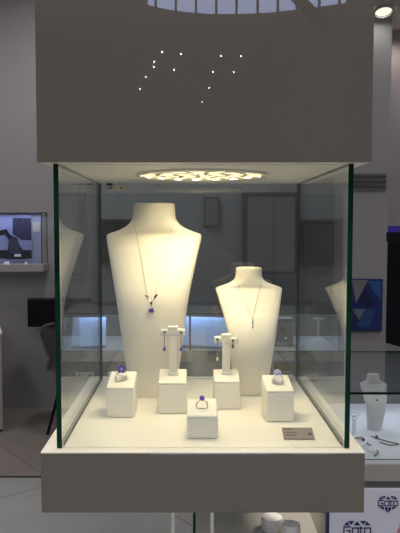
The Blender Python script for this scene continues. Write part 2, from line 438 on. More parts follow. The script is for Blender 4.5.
# ------------------------------------------------------------------ ring blocks and earring stands
def wedge(bm, w, d, hf, hb, y0=0.0, z0=0.0):
    """block with a top that rises to the back; front face at y0"""
    v = [bm.verts.new(c) for c in ((-w / 2, y0, z0), (w / 2, y0, z0), (w / 2, y0 + d, z0), (-w / 2, y0 + d, z0),
                                   (-w / 2, y0, hf), (w / 2, y0, hf), (w / 2, y0 + d, hb), (-w / 2, y0 + d, hb))]
    for f in ((0, 3, 2, 1), (4, 5, 6, 7), (0, 1, 5, 4), (1, 2, 6, 5), (2, 3, 7, 6), (3, 0, 4, 7)): bm.faces.new([v[i] for i in f])

def ring_block(name, label, cat, x, y, w, d, hf, hb, rz, slot=True):
    t = thing(name, label, cat, (x, y, ZD + 0.0003), rz)
    b = bmesh.new(); wedge(b, w, d, hf - 0.004, hb - 0.004); obj('block_body', b, LEATHER, t, smooth=True, bevel=0.0032, seg=4)
    sl = (hb - hf) / d
    b = bmesh.new(); w2, d2 = w - 0.001, d - 0.001
    v = []
    for zz in (-0.0045, 0.0):
        for xx, yy in ((-w2 / 2, 0.0005), (w2 / 2, 0.0005), (w2 / 2, d - 0.0005), (-w2 / 2, d - 0.0005)):
            v.append(b.verts.new((xx, yy, hf + sl * yy + zz)))
    for f in ((0, 3, 2, 1), (4, 5, 6, 7), (0, 1, 5, 4), (1, 2, 6, 5), (2, 3, 7, 6), (3, 0, 4, 7)): b.faces.new([v[i] for i in f])
    tp = obj('top_pad', b, LEATHER, t, smooth=True, bevel=0.0021, seg=3)
    if slot:
        ym = d * 0.42
        b = bx(-0.006, 0.006, ym - 0.0012, ym + 0.0012, hf + sl * ym - 0.002, hf + sl * ym + 0.0004)
        obj('slot', b, SLOT, tp)
    return t

X = lambda px, py, Y: at(px, py, Y).x
def blk(pb, pf, pk, d=0.056):
    Y = Yf(pb); hf = at(200, pf, Y).z - ZD; hb = at(200, pk, Y + d).z - ZD
    return Y, hf, hb
Y1, hf1, hb1 = blk(417.8, 388, 371)
Y2, hf2, hb2 = blk(439, 416.5, 398, 0.052)
Y3, hf3, hb3 = blk(422, 391, 374.5)
Y4, hf4, hb4 = blk(414, 383, 368.7, 0.054)
Y5, hf5, hb5 = blk(409.7, 381.5, 369, 0.054)
B1 = ring_block('ring_block', 'cream ring block at left holding a purple flower ring', 'ring stand', X(120.0, 410, Y1), Y1, 0.0515, 0.056, hf1, hb1, -0.03)
B2 = ring_block('ring_block', 'low cream ring block nearest the front glass, with a single round purple stone ring', 'ring stand', X(202.3, 430, Y2), Y2, 0.0515, 0.052, hf2, hb2, 0.0)
B3 = ring_block('ring_block', 'cream ring block at right by the price card, holding a pale lilac ring', 'ring stand', X(280.2, 410, Y3), Y3, 0.051, 0.056, hf3, hb3, 0.05)

def ear_stand(label, px, Y, w, hf, hb, ptop, rz_bar):
    t = ring_block('earring_stand', label, 'earring stand', X(px, 405, Y), Y, w, 0.054, hf, hb, 0.0, slot=False)
    ym = 0.032
    zb = hf + (hb - hf) / 0.054 * ym
    obj('post', bx(-0.0078, 0.0078, ym - 0.005, ym + 0.005, zb - 0.001, ptop - 0.006), LEATHER, t, smooth=True, bevel=0.001)
    obj('post_collar', bx(-0.0095, 0.0095, ym - 0.0065, ym + 0.0065, zb - 0.002, zb + 0.0045), LEATHER, t, bevel=0.001)
    M = T((0, ym, ptop)) @ R(rz_bar, 'Z')
    b = bmesh.new(); box(b, -0.0235, 0.0235, -0.0065, 0.0065, -0.0125, 0, M)
    cb = obj('crossbar', b, LEATHER, t, smooth=True, bevel=0.002, seg=3)
    b = bmesh.new(); box(b, -0.0095, 0.0095, -0.0068, 0.0068, -0.002, 0.006, M)
    obj('cap', b, LEATHER, cb, smooth=True, bevel=0.0018, seg=3)
    return t, t.location + Vector((0, ym, ptop)), M
E1, e1, M1 = ear_stand('left cream T-shaped earring stand with purple drop earrings', 172.5, Y4, 0.0535, hf4, hb4, at(172, 329.3, Y4 + 0.032).z - ZD, 0.0)
E2, e2, M2 = ear_stand('right cream T-shaped earring stand with gold drop earrings, its bar turned', 227, Y5, 0.0505, hf5, hb5, at(227, 337.0, Y5 + 0.032).z - ZD, -0.38)

def drop_earring(label, M, root, s, metal, L, gemm, gemr, groupname=None):
    base = root.location + (M @ Vector((s * 0.0158, -0.0068, -0.005)))
    t = thing('drop_earring', label, 'earring', base)
    b = bmesh.new(); lathe(b, [(0.0024, 0), (0.0024, 0.0012), (0.0012, 0.002)], 14, R(PI / 2, 'X'))
    obj('stud', b, DARKMETAL, t, smooth=True)  # dark reflections on the stud are put into its metal colour
    b = bmesh.new(); tube(b, [(0, -0.0018, -0.001), (0, -0.0022, -0.006), (0, -0.002, -L + 0.006), (0, -0.002, -L + 0.003)], 0.0006, 6)
    kz = -0.008
    while kz > -L + 0.008:
        torus(b, 0.0012, 0.0004, T((0, -0.002, kz)), 10, 5); kz -= 0.0035
    obj('link_chain', b, metal, t, smooth=True)
    b = bmesh.new(); lathe(b, [(0.0003, 0.006), (0.0018 * gemr, 0.0025), (0.0032 * gemr, -0.001), (0.003 * gemr, -0.003), (0.0012 * gemr, -0.0048)], 9, T((0, -0.002, -L)))
    obj('gemstone', b, gemm, t)
    return t
drop_earring('purple drop earring hanging on the left arm of the left stand', M1, E1, -1, SILVER, 0.031, GEM, 1.0)
drop_earring('purple drop earring hanging on the right arm of the left stand', M1, E1, 1, SILVER, 0.031, GEM, 1.0)
drop_earring('long gold chain earring hanging on the left arm of the right stand', M2, E2, -1, GOLD, 0.038, mat('amber_gem', (0.72, 0.58, 0.36), 0.1, coat=1.0), 0.9)
drop_earring('short dark drop earring hanging on the right arm of the right stand', M2, E2, 1, DARKMETAL, 0.010, mat('smoky_gem', (0.05, 0.03, 0.02), 0.1, coat=1.0), 0.8)

def roll(block, hf, hb, d, ang, L=0.026):
    ym = d * 0.45; zt = hf + (hb - hf) / d * ym
    b = bmesh.new(); r = 0.0062
    lathe(b, [(r * .5, -L / 2), (r * .9, -L / 2 + .0012), (r, -L / 2 + .003), (r, L / 2 - .003), (r * .9, L / 2 - .0012), (r * .5, L / 2)], 20, T((0, ym, zt + 0.004)) @ R(ang, 'Z') @ R(PI / 2, 'Y') )
    obj('ring_roll', b, LEATHER, block, smooth=True)
roll(B1, hf1, hb1, 0.056, 0.55); roll(B3, hf3, hb3, 0.056, -0.5, 0.022)
def finger_ring(label, block, hf, hb, d, tilt, head, rz=0.0, lift=0.0045):
    """band standing in the block's slot; head(parent) builds the stones at the top of the band"""
    ym = d * 0.42; zt = hf + (hb - hf) / d * ym
    t = thing('finger_ring', label, 'ring', block.matrix_basis @ Vector((0, ym, zt + lift)))
    t.rotation_euler = (tilt, 0, rz)
    b = bmesh.new(); torus(b, 0.0092, 0.0011, None, 40, 8)
    obj('band', b, SILVER, t, smooth=True)
    head(t)
    return t
def head_flower(t):
    c = Vector((0, -0.001, 0.0128))
    b = bmesh.new(); torus(b, 0.003, 0.0008, T(c), 18, 6)
    for a in range(5): tube(b, [c, c + Vector((0.0055 * math.cos(a * 1.257 + .3), -0.001, 0.0055 * math.sin(a * 1.257 + .3)))], 0.0005, 6)
    st = obj('setting', b, SILVER, t, smooth=True)
    for a in range(5):
        b = bmesh.new(); gem(b, 0.0033, c + Vector((0.0056 * math.cos(a * 1.257 + .3), -0.0015, 0.0056 * math.sin(a * 1.257 + .3))), n=8)
        obj('petal_stone', b, GEM, st)
    b = bmesh.new(); gem(b, 0.0024, c + Vector((0, -0.0025, 0)), n=8); obj('centre_stone', b, PALEGEM, st)
def head_round(t):
    c = Vector((0, -0.0005, 0.0125))
    b = bmesh.new(); lathe(b, [(0.0012, -0.0035), (0.0036, 0.0), (0.0042, 0.0005)], 12, T(c) @ R(PI / 2.6, 'X'))
    for s in (-1, 1):
        for i in range(3): gem(b, 0.0011, Vector((s * (0.0045 + 0.0022 * i), -0.0008, 0.0092 - 0.0016 * i)), n=6)
    st = obj('setting', b, SILVER, t, smooth=True)
    b = bmesh.new(); gem(b, 0.0047, c + Vector((0, -0.001, 0.0008)), Vector((0, -0.75, 0.65)), n=12)
    obj('gemstone', b, GEM, st)
def head_halo(t):
    c = Vector((0, -0.0005, 0.0122))
    b = bmesh.new()
    for a in range(10):
        gem(b, 0.0017, c + Vector((0.0062 * math.cos(a * .6283), -0.0008, 0.0052 * math.sin(a * .6283))), n=6)
    torus(b, 0.0058, 0.0008, T(c), 24, 6)
    st = obj('setting', b, CLEARGEM, t, smooth=True)
    b = bmesh.new(); gem(b, 0.0048, c + Vector((0, -0.0012, 0.0008)), Vector((0, -0.8, 0.6)), n=10)
    obj('gemstone', b, PALEGEM, st)
finger_ring('silver ring with a purple five-stone flower, on the left ring block', B1, hf1, hb1, 0.056, -0.25, head_flower, -0.35, 0.0085)
finger_ring('silver ring with one round purple stone, on the front ring block', B2, hf2, hb2, 0.052, -0.1, head_round)
finger_ring('silver ring with a pale lilac haloed stone, on the right ring block', B3, hf3, hb3, 0.056, -0.25, head_halo, 0.3, 0.0075)

# price card lying tilted at the front right
pc = thing('price_card', 'small grey printed price card lying at the front right of the deck', 'price card', (X(299.5, 440, Yf(440)), Yf(440), ZD + 0.0008), -0.02)
MC = R(0.25, 'X')
b = bmesh.new(); box(b, -0.0255, 0.0255, 0, 0.033, 0, 0.0016, MC); obj('card', b, CARD, pc, bevel=0.0003)
b = bmesh.new(); prism(b, [(0, 0), (0.030, 0), (0.030, 0.0072)], -0.022, 0.022)
for v in b.verts: v.co = Vector((v.co.y, v.co.x + 0.005, v.co.z * 1.0))
obj('prop', b, CARD, pc)
random.seed(3)
for (yy, x0, x1) in ((0.0275, -0.0215, -0.009), (0.018, -0.0215, -0.001), (0.0105, -0.0215, -0.003)):
    b = bmesh.new(); x = x0
    while x < x1:
        w = random.uniform(0.0009, 0.0022); box(b, x, x + w, yy - 0.0016, yy + 0.0016, 0.0016, 0.0018, MC); x += w + 0.0005
    obj('text_line', b, INK, pc)
b = bmesh.new(); lathe(b, [(0.0042, 0.0016), (0.0042, 0.0018)], 6, MC @ T((0.0195, 0.014, 0))); obj('printed_mark', b, INK, pc)

# ------------------------------------------------------------------ the shop: shell
YW = 3.9
b = bx(-4.5, 5.0, 2.535, YW + 0.15, -0.06, 0.0); struct(obj('floor', b, FLOOR_IN))
b = bx(-4.5, 5.0, -9.2, 2.515, -0.06, 0.0); struct(obj('floor_hall', b, FLOOR_OUT))
b = bx(-4.5, 5.0, 2.515, 2.535, -0.06, 0.002); struct(obj('trim_1', b, DARKMETAL))
b = bx(-4.5, 5.0, YW, YW + 0.15, 0.0, 3.3); struct(obj('wall_back', b, WALL))
b = bx(-4.65, -4.5, 0.9, YW + 0.15, 0.0, 3.3); struct(obj('wall_left', b, WALL))
b = bx(5.0, 5.15, 0.9, YW + 0.15, 0.0, 3.3); struct(obj('wall_right', b, WALL))
b = bx(-4.65, 5.15, 0.9, YW + 0.15, 3.3, 3.4); struct(obj('ceiling', b, CEIL))
xl, xr = at(346, 60, 3.55).x, at(391.5, 60, 3.55).x
b = bx(xl - 0.1, 5.0, 3.2, YW, 2.95, 3.3); struct(obj('trim_2', b, CEIL))               # soffit
b = bx(xl, xr, 3.55, YW, 0.0, 2.95); struct(obj('wall_pier', b, WALL))                  # pier under the soffit
# darker cladding in the middle of the back wall
b = bx(at(101.5, 225, YW).x, at(349, 225, YW).x, YW - 0.03, YW, 0.0, 3.3); struct(obj('trim_4', b, WALLD))

# ------------------------------------------------------------------ left side of the shop
v0 = at(-40, 213, YW); v1 = at(48, 270, YW)
vit = thing('wall_vitrine', 'shallow glass wall vitrine with a dark blue picture, high on the left wall', 'wall display', (0, 0, 0))
zt, zb, x0, x1 = v0.z, v1.z, v0.x, v1.x
obj('ledge', bx(x0, x1 + 0.01, YW - 0.2, YW - 0.001, zb, zb + 0.055), GREYL, vit, bevel=0.003)
zs = zb + 0.055
px = lambda p: at(p, 230, YW - 0.02).x
pz = lambda p: at(10, p, YW - 0.02).z
obj('back_board', bx(x0, px(41), YW - 0.02, YW - 0.001, zs, zt), mat('picture_ground', (0.32, 0.33, 0.50), 0.5, var=0.15, vscale=4), vit)
pic = obj('picture', bx(x0, px(32), YW - 0.026, YW - 0.0205, zs + 0.012, zt - 0.012), mat('picture_blue', (0.30, 0.32, 0.62), 0.4, var=0.2, vscale=5), vit)
yb = YW - 0.0262
def flat(name, pts, m, par, y1=None, th=0.002):
    b = bmesh.new(); prism(b, [(px(a), pz(c)) for a, c in pts], (y1 or yb) - th, (y1 or yb)); return obj(name, b, m, par)
PD = mat('picture_dark', (0.004, 0.004, 0.02), 0.4, var=0.5, vscale=30)
PM = mat('picture_mid', (0.03, 0.03, 0.09), 0.4, var=0.6, vscale=40)
flat('dark_rectangle', [(13, 218), (31.5, 218), (31.5, 240), (22, 240), (13, 234)], PM, pic)
flat('dark_arc', [(-4, 232), (2, 230), (7, 229), (9, 233), (12, 236), (17, 238), (20, 246), (23, 250), (24, 259), (6, 259), (8, 248), (9, 240), (5, 234), (-4, 236)], PD, pic, yb - 0.0022)
flat('dark_band', [(-10, 250), (31.5, 250), (31.5, 258.5), (-10, 258.5)], PD, pic, yb, 0.0015)
flat('grey_figure', [(9, 240), (13, 237), (17, 240), (20, 248), (21, 253), (10, 253), (8, 247)], mat('picture_figure', (0.04, 0.04, 0.10), 0.4, var=0.8, vscale=60), pic, yb - 0.0044)
flat('white_mark', [(14.5, 254), (21, 254), (21, 256.5), (14.5, 256.5)], mat('picture_white', (0.85, 0.85, 0.9), 0.4), pic, yb - 0.0066)
flat('light_patch', [(33, 222), (40, 222), (40, 232), (33, 232)], mat('paper_tan', (0.5, 0.46, 0.42), 0.6), vit, YW - 0.021)
vp = pane('vitrine_front', x0, x1, YW - 0.19, YW - 0.184, zs + 0.001, zt, vit, GLASS2, 1)
pane('vitrine_side', x1 - 0.006, x1, YW - 0.183, YW - 0.002, zs + 0.001, zt, vit, GLASS2, 0)
obj('vitrine_top', bx(x0, x1, YW - 0.19, YW - 0.001, zt + 0.0005, zt + 0.008), GREYL, vit)
for i, (a, c, yy) in enumerate(((5, 258.5, 3.76), (8, 261, 3.72), (26, 258, 3.76))):
    q = at(a, c, yy)
    b = bmesh.new(); gem(b, 0.011, Vector((0, 0, 0.011)), Vector((0.1, -0.6, 0.8)), n=8); lathe(b, [(0.012, 0), (0.010, 0.006)], 12)
    o = obj('brooch', b, CLEARGEM); o.location = (q.x, yy, zs + 0.0005)
    tag(o, ['sparkling clear brooch in the wall vitrine under the dark figure', 'sparkling clear brooch nearest the vitrine front', 'lone sparkling brooch at the right of the vitrine picture'][i], 'brooch')

lamp_obj('AREA', 'vitrine_light', ((x0 + x1) / 2, YW - 0.1, zt - 0.01), 0.9, (0.75, 0.8, 1.0), x1 - x0, sy=0.02)
# dark desk box with chair before the left wall
q0 = at(27, 299, 3.70); q1 = at(27, 327, 3.70)
mon = thing('monitor', 'black box-shaped monitor seen beside the left glass edge of the case', 'monitor', (q0.x + 0.24, 3.72, 0))
obj('screen_housing', bx(-0.24, 0.24, -0.02, 0.05, q1.z, q0.z), BLACK, mon, bevel=0.006)
obj('screen', bx(-0.228, 0.228, -0.023, -0.0205, q1.z + 0.02, q0.z - 0.012), SCREEN, mon)
obj('arm', bx(-0.2, -0.14, 0.05, YW - 3.72, (q0.z + q1.z) / 2 - 0.03, (q0.z + q1.z) / 2 + 0.03), BLACK, mon)
# chair: moulded shell and four splayed legs
cx = at(66, 400, 3.42).x + 0.13; cy = 3.42
ch = thing('shell_chair', 'dark grey shell chair with black legs against the left wall', 'chair', (cx, cy, 0), PI / 2 - 0.15)
b = bmesh.new(); rows = []
prof = [(-0.22, 0.452, 0.20), (-0.10, 0.44, 0.225), (0.03, 0.438, 0.235), (0.12, 0.455, 0.235), (0.175, 0.50, 0.23), (0.205, 0.57, 0.225), (0.25, 0.65, 0.215), (0.285, 0.715, 0.20), (0.30, 0.738, 0.165), (0.305, 0.748, 0.10)]
for (u, z, hw) in prof:
    row = []
    for kx in range(-5, 6):
        f = kx / 5
        row.append(b.verts.new((f * hw, u - (0.045 * f * f if z > 0.5 else 0.0), z - 0.03 + (0.035 * f * f if z < 0.5 else 0.0))))
    rows.append(row)
for a, c in zip(rows, rows[1:]):
    for i in range(10): b.faces.new((a[i], a[i + 1], c[i + 1], c[i]))
bmesh.ops.recalc_face_normals(b, faces=b.faces[:])
bmesh.ops.solidify(b, geom=b.faces[:], thickness=0.018)
obj('seat_shell', b, CHAIR, ch, smooth=60)
for sx in (-1, 1):
    for sy in (-1, 1):
        b = bmesh.new(); tube(b, [(sx * 0.12, sy * 0.11, 0.395), (sx * 0.20, sy * 0.20, 0.0)], [0.014, 0.010], 12)
        obj('leg', b, BLACK, ch, smooth=True)
b = bmesh.new(); box(b, -0.14, 0.14, -0.13, 0.13, 0.382, 0.399); obj('seat_frame', b, BLACK, ch, bevel=0.003)
# pale cabinet cut by the left border
q = at(3.2, 432, 3.3)
wc = thing('side_cabinet', 'pale grey cabinet end cut off by the left edge of the picture', 'cabinet', (q.x, 3.3, 0), 0.34)
obj('body', bx(-0.6, 0.0, 0.0, 0.45, 0.02, at(2, 332, 3.3).z - 0.02), GREYL, wc, bevel=0.003)
obj('top', bx(-0.605, 0.005, -0.006, 0.455, at(2, 332, 3.3).z - 0.0195, at(2, 332, 3.3).z), WHITE, wc, bevel=0.002)
obj('plinth', bx(-0.58, -0.02, 0.02, 0.43, 0.0, 0.0195), BLACK, wc)

# ------------------------------------------------------------------ middle of the back wall
def framed(name, label, cat, a, b_, y, th, fr, fm, pm, partname):
    p0, p1 = at(*a, y), at(*b_, y)
    t = thing(name, label, cat, ((p0.x + p1.x) / 2, y, 0))
    w = (p1.x - p0.x) / 2
    bm_ = bmesh.new()
    box(bm_, -w, w, 0, th, p0.z - fr, p0.z); box(bm_, -w, w, 0, th, p1.z, p1.z + fr)
    box(bm_, -w, -w + fr, 0, th, p1.z + fr, p0.z - fr); box(bm_, w - fr, w, 0, th, p1.z + fr, p0.z - fr)
    obj('frame', bm_, fm, t)
    obj(partname, bx(-w + fr, w - fr, 0.004, th, p1.z + fr, p0.z - fr), pm, t)
    return t
yw = YW - 0.03
framed('wall_screen', 'dark wall screen behind the tall bust', 'screen', (100.5, 219), (150, 264), yw - 0.05, 0.049, 0.012, FRAME, SCREEN, 'screen')
framed('wall_cabinet', 'dark framed tall grey cabinet on the back wall above the small bust', 'cabinet', (243, 192), (299, 276), yw - 0.12, 0.119, 0.035, FRAME, PANELG, 'door')
framed('wall_panel', 'dark grey panel on the back wall seen through the right part of the case', 'panel', (303, 222), (347, 264), yw - 0.04, 0.039, 0.01, FRAME, PANELG, 'panel')
framed('framed_notice', 'small dark framed notice on the back wall between the two busts', 'picture', (204, 197), (219, 226), yw - 0.03, 0.029, 0.006, FRAME, PANELG, 'picture')  # plain dark square with a thin frame
# dark office chair behind the rear counter
oc = thing('office_chair', 'dark blue office chair behind the rear counter, right of the small bust', 'chair', (at(283, 300, 3.15).x, 3.15, 0), 0.12)
OCM = mat('navy_fabric', (0.012, 0.016, 0.03), 0.7)
zt2 = at(283, 275, 3.15).z
b = bmesh.new()
vs = [(-0.20, 0.52), (0.20, 0.52), (0.23, 0.75), (0.21, zt2 - 0.06), (0.15, zt2), (-0.15, zt2), (-0.21, zt2 - 0.06), (-0.23, 0.75)]
prism(b, vs, 0.0, 0.07); obj('backrest', b, OCM, oc, smooth=True, bevel=0.015, seg=3)
obj('seat', bx(-0.24, 0.24, 0.05, 0.52, 0.44, 0.52), OCM, oc, smooth=True, bevel=0.025, seg=3)
b = bmesh.new(); lathe(b, [(0.03, 0.08), (0.03, 0.44)], 16, T((0, 0.28, 0))); obj('gas_column', b, DARKMETAL, oc, smooth=True)
for kk in range(5):
    a = kk * 2 * PI / 5
    b = bmesh.new(); tube(b, [(0, 0.28, 0.09), (0.26 * math.cos(a), 0.28 + 0.26 * math.sin(a), 0.06)], [0.025, 0.016], 10)
    lathe(b, [(0.025, 0.0), (0.03, 0.02), (0.025, 0.045)], 12, T((0.26 * math.cos(a), 0.28 + 0.26 * math.sin(a), 0))); obj('leg', b, BLACK, oc, smooth=True)

# ------------------------------------------------------------------ glass counters
def counter(name, label, x0, x1, y0, y1, ztop, zdeck, rim, base_front, posts=(), deckm=COOLDECK, backm=PANELG, body=True, zbase=0.0):
    t = thing(name, label, 'counter', ((x0 + x1) / 2, y0, 0))
    ox = (x0 + x1) / 2
    a, c = x0 - ox, x1 - ox; d = y1 - y0
    obj('deck', bx(a, c, 0, d, zdeck - 0.012, zdeck), deckm, t)
    obj('rim', bx(a - 0.004, c + 0.004, -0.004, d + 0.004, zdeck - rim, zdeck - 0.0125), GREYL, t, bevel=0.002)
    if body: obj('body', bx(a + 0.01, c - 0.01, 0.02, d, zbase + 0.08, zdeck - rim - 0.0005), base_front, t)
    if body: obj('plinth', bx(a + 0.04, c - 0.04, 0.06, d - 0.03, 0.0, zbase + 0.0795), BLACK, t)
    pane('front_glass', a, c, 0, 0.006, zdeck + 0.0005, ztop - 0.0065, t, GLASS2, 1)
    pane('glass_top', a, c, 0, d, ztop - 0.006, ztop, t, GLASS2, 2)
    for s in (a, c - 0.006): pane('side_glass', s, s + 0.006, 0.0065, d - 0.02, zdeck + 0.0005, ztop - 0.0065, t, GLASS2, 0)
    obj('back_board', bx(a, c, d - 0.018, d, zdeck + 0.0005, ztop - 0.0065), backm, t)
    obj('top_rail', bx(a, c, -0.0045, -0.0005, ztop - 0.007, ztop), BLACK, t)
    for pxx in posts: obj('post', bx(pxx - ox - 0.006, pxx - ox + 0.006, 0.008, 0.02, zdeck + 0.0005, ztop - 0.0065), BLACK, t)
    return t
YR = 2.53
zt_r, zd_r = at(200, 313, YR).z, at(200, 351, YR).z
counter('glass_counter', 'long glass counter with a pale blue lit interior behind the case', at(62, 330, YR).x, at(340, 330, YR).x, YR, YR + 0.5, zt_r, zd_r, 0.06, PANELG, posts=(at(190, 330, YR).x, at(100, 330, YR).x), deckm=mat('grey_counter_deck', (0.30, 0.31, 0.36), 0.35))
YC = 0.90
zt_c, zd_c = at(375, 392, YC).z, at(375, 460, YC).z
xcl, xcr = at(193, 522, YC).x, 1.75
rc = counter('glass_counter', 'grey and white glass counter at the right with a grey bust inside', xcl, xcr, YC, YC + 0.62, zt_c, zd_c, zd_c - at(375, 481, YC).z, GREYL, body=False)
ox = (xcl + xcr) / 2
xs = at(329, 510, YC).x
obj('body', bx(xs - ox, xcr - ox - 0.01, 0.02, 0.6, 0.08, at(375, 481, YC).z - 0.001), GREYL, rc)
obj('niche_back', bx(xcl - ox, xs - ox - 0.001, 0.42, 0.6, 0.08, at(375, 481, YC).z - 0.001), mat('niche_lining', (0.22, 0.21, 0.20), 0.5, var=0.4, vscale=6), rc)
obj('niche_shelf', bx(xcl - ox, xs - ox - 0.001, 0.0, 0.4195, 0.40, 0.42), GREYL, rc)
pane('niche_glass', xcl - ox, xcl - ox + 0.008, 0.0, 0.4195, 0.421, at(375, 481, YC).z - 0.001, rc, GLASS2, 0)
obj('plinth', bx(xcl - ox + 0.04, xcr - ox - 0.04, 0.06, 0.58, 0.0, 0.0795), BLACK, rc)
obj('niche_base', bx(xcl - ox, xs - ox - 0.001, 0.0, 0.4195, 0.08, 0.3995), GREYL, rc)

# sign panel standing against the counter front
ztop_s = at(365, 490, YC - 0.02).z
x0s, x1s = at(329.5, 510, YC - 0.02).x, at(470, 510, YC - 0.02).x
sg = thing('logo_sign', 'white sign panel with navy diamond logos on the right counter front', 'sign', ((x0s + x1s) / 2, YC - 0.02, 0))
hw = (x1s - x0s) / 2
obj('panel', bx(-hw, hw, 0, 0.0155, 0.25, ztop_s), SIGNW, sg)
obj('edge_strip', bx(-hw - 0.0105, -hw - 0.0005, -0.002, 0.0155, 0.25, ztop_s), NAVYEDGE, sg)
def logo(cxp, cyp, wp, parent):
    """diamond outline of facets with the word across the middle; width in metres"""
    c = at(cxp, cyp, YC - 0.02); w = wp
    X0, Z0 = c.x - parent.location.x, c.z
    b = bmesh.new(); y1, y0 = -0.0004, -0.0016
    def poly(pts): prism(b, [(X0 + w * a, Z0 + w * z) for a, z in pts], y0, y1)
    # crown facets
    for s in (-1, 1):
        poly([(s * .48, .20), (s * .36, .34), (s * .27, .20)])
        poly([(s * .33, .36), (s * .11, .36), (s * .22, .22)])
        poly([(s * .46, -.19), (s * .22, -.19), (s * .20, -.36)])
        poly([(s * .17, -.21), (s * .02, -.21), (s * .02, -.50), (s * .14, -.36)])
    poly([(-.12, .20), (0, .35), (.12, .20)])
    # letters
    t = 0.042
    def stroke(ax, az, bx_, bz):
        x0_, x1_ = min(ax, bx_) - t / 2, max(ax, bx_) + t / 2; z0_, z1_ = min(az, bz) - t / 2, max(az, bz) + t / 2
        box(b, X0 + w * x0_, X0 + w * x1_, y0, y1, Z0 + w * z0_, Z0 + w * z1_)
    B, Hh, U = -.13, .10, .14
    # G
    for s_ in (((-.24, U), (-.48, U)), ((-.48, U), (-.48, B)), ((-.48, B), (-.26, B)), ((-.26, B), (-.26, 0)), ((-.26, 0), (-.36, 0))): stroke(*s_[0], *s_[1])
    # o, t, o
    for l, r in ((-.17, .04), (.28, .49)):
        for s_ in (((l, Hh), (r, Hh)), ((r, Hh), (r, B)), ((r, B), (l, B)), ((l, B), (l, Hh))): stroke(*s_[0], *s_[1])
    for s_ in (((.13, U), (.13, B)), ((.13, B), (.21, B)), ((.09, Hh), (.21, Hh))): stroke(*s_[0], *s_[1])
    return obj('logo', b, NAVY, parent)
logo(388, 503, 20 / 333, sg)
logo(357, 530.5, 28 / 333, sg)
q = at(398, 522, YC - 0.02)
b = bmesh.new()
for j_, (a, c, ra, rb) in enumerate(((0.030, -0.012, 0.034, 0.026), (0.012, -0.030, 0.022, 0.018), (0.045, 0.012, 0.026, 0.020), (0.020, 0.008, 0.014, 0.012))):
    prism(b, [(q.x - sg.location.x + 0.008 + a + ra * math.cos(u * PI / 12), q.z + c + rb * math.sin(u * PI / 12)) for u in range(24)], -0.0008 - 0.0003 * j_, -0.0003)
obj('rose_picture', b, PINK, sg)

# white drums in the niche
for i, (pxx, pyy, yy, r) in enumerate(((272, 516, 1.08, 0.036), (291, 523, 0.98, 0.030))):
    q = at(pxx, pyy, yy)
    b = bmesh.new(); lathe(b, [(r * .96, 0), (r, 0.004), (r, q.z - 0.4212 - 0.008), (r * .93, q.z - 0.4212 - 0.001), (r * .5, q.z - 0.4212)], 32)
    o = obj('display_drum', b, WHITE, smooth=True); o.location = (q.x, yy, 0.4204)
    tag(o, ['taller round white drum standing under the display case', 'shorter round white drum in front of the taller one under the case'][i], 'display drum')

# things in the right counter
q = at(375, 428, 1.18)
gb = thing('necklace_bust', 'small pale grey necklace bust standing in the right counter', 'necklace bust', (q.x, 1.19, zd_c + 0.0004))
sc_ = 0.185 / 0.389
gbust = Bust([(z / 1.022 * sc_, w * (0.47 if z > .25 else 0.5), d * 0.48, c * 0.5) for z, w, d, c in big.rows])
gbust.build('bust_form', GREYBUST, gb)
nk3 = necklace(gbust, gb, 0.172, 0.019, 0.003, 0.115, 'tiny chain necklace worn by the grey bust in the right counter')
b = bmesh.new(); gem(b, 0.004, gbust.front(0, 0.111, 0.003), n=8); obj('pendant', b, DARKMETAL, nk3)
# acrylic riser with crystal ring, bracelet, necklace laid on the deck
q = at(354, 428, 1.10)
ar = thing('ring_riser', 'clear acrylic riser with a sparkling ring at the left end of the right counter', 'ring stand', (q.x, 1.10, zd_c + 0.0004))
b = bmesh.new(); box(b, -0.016, 0.016, -0.016, 0.016, 0.0, 0.004); box(b, -0.006, 0.006, -0.004, 0.004, 0.0045, 0.075)
obj('riser_body', b, mat('clear_acrylic', (0.8, 0.82, 0.9), 0.05, trans=0.85), ar, bevel=0.0008)
b = bmesh.new(); torus(b, 0.011, 0.0018, T((0, -0.005, 0.08)), 24, 6)
for a in range(8): gem(b, 0.0035, Vector((0.013 * math.cos(a * .785), -0.007, 0.08 + 0.013 * math.sin(a * .785))), n=6)
obj('crystal_loop', b, CLEARGEM, ar)
q = at(359, 437, 1.0)
b = bmesh.new()
tube(b, [(0.03 * math.cos(a * PI / 12), 0.018 * math.sin(a * PI / 12), 0.016 + 0.012 * math.sin(a * PI / 12 + .6)) for a in range(24)], 0.0045, 10, closed=True)
o = obj('bangle', b, mat('white_enamel', (0.8, 0.8, 0.82), 0.25), smooth=True); o.location = (q.x, 1.02, zd_c + 0.0006)
tag(o, 'white bangle lying near the left end of the right counter', 'bangle')
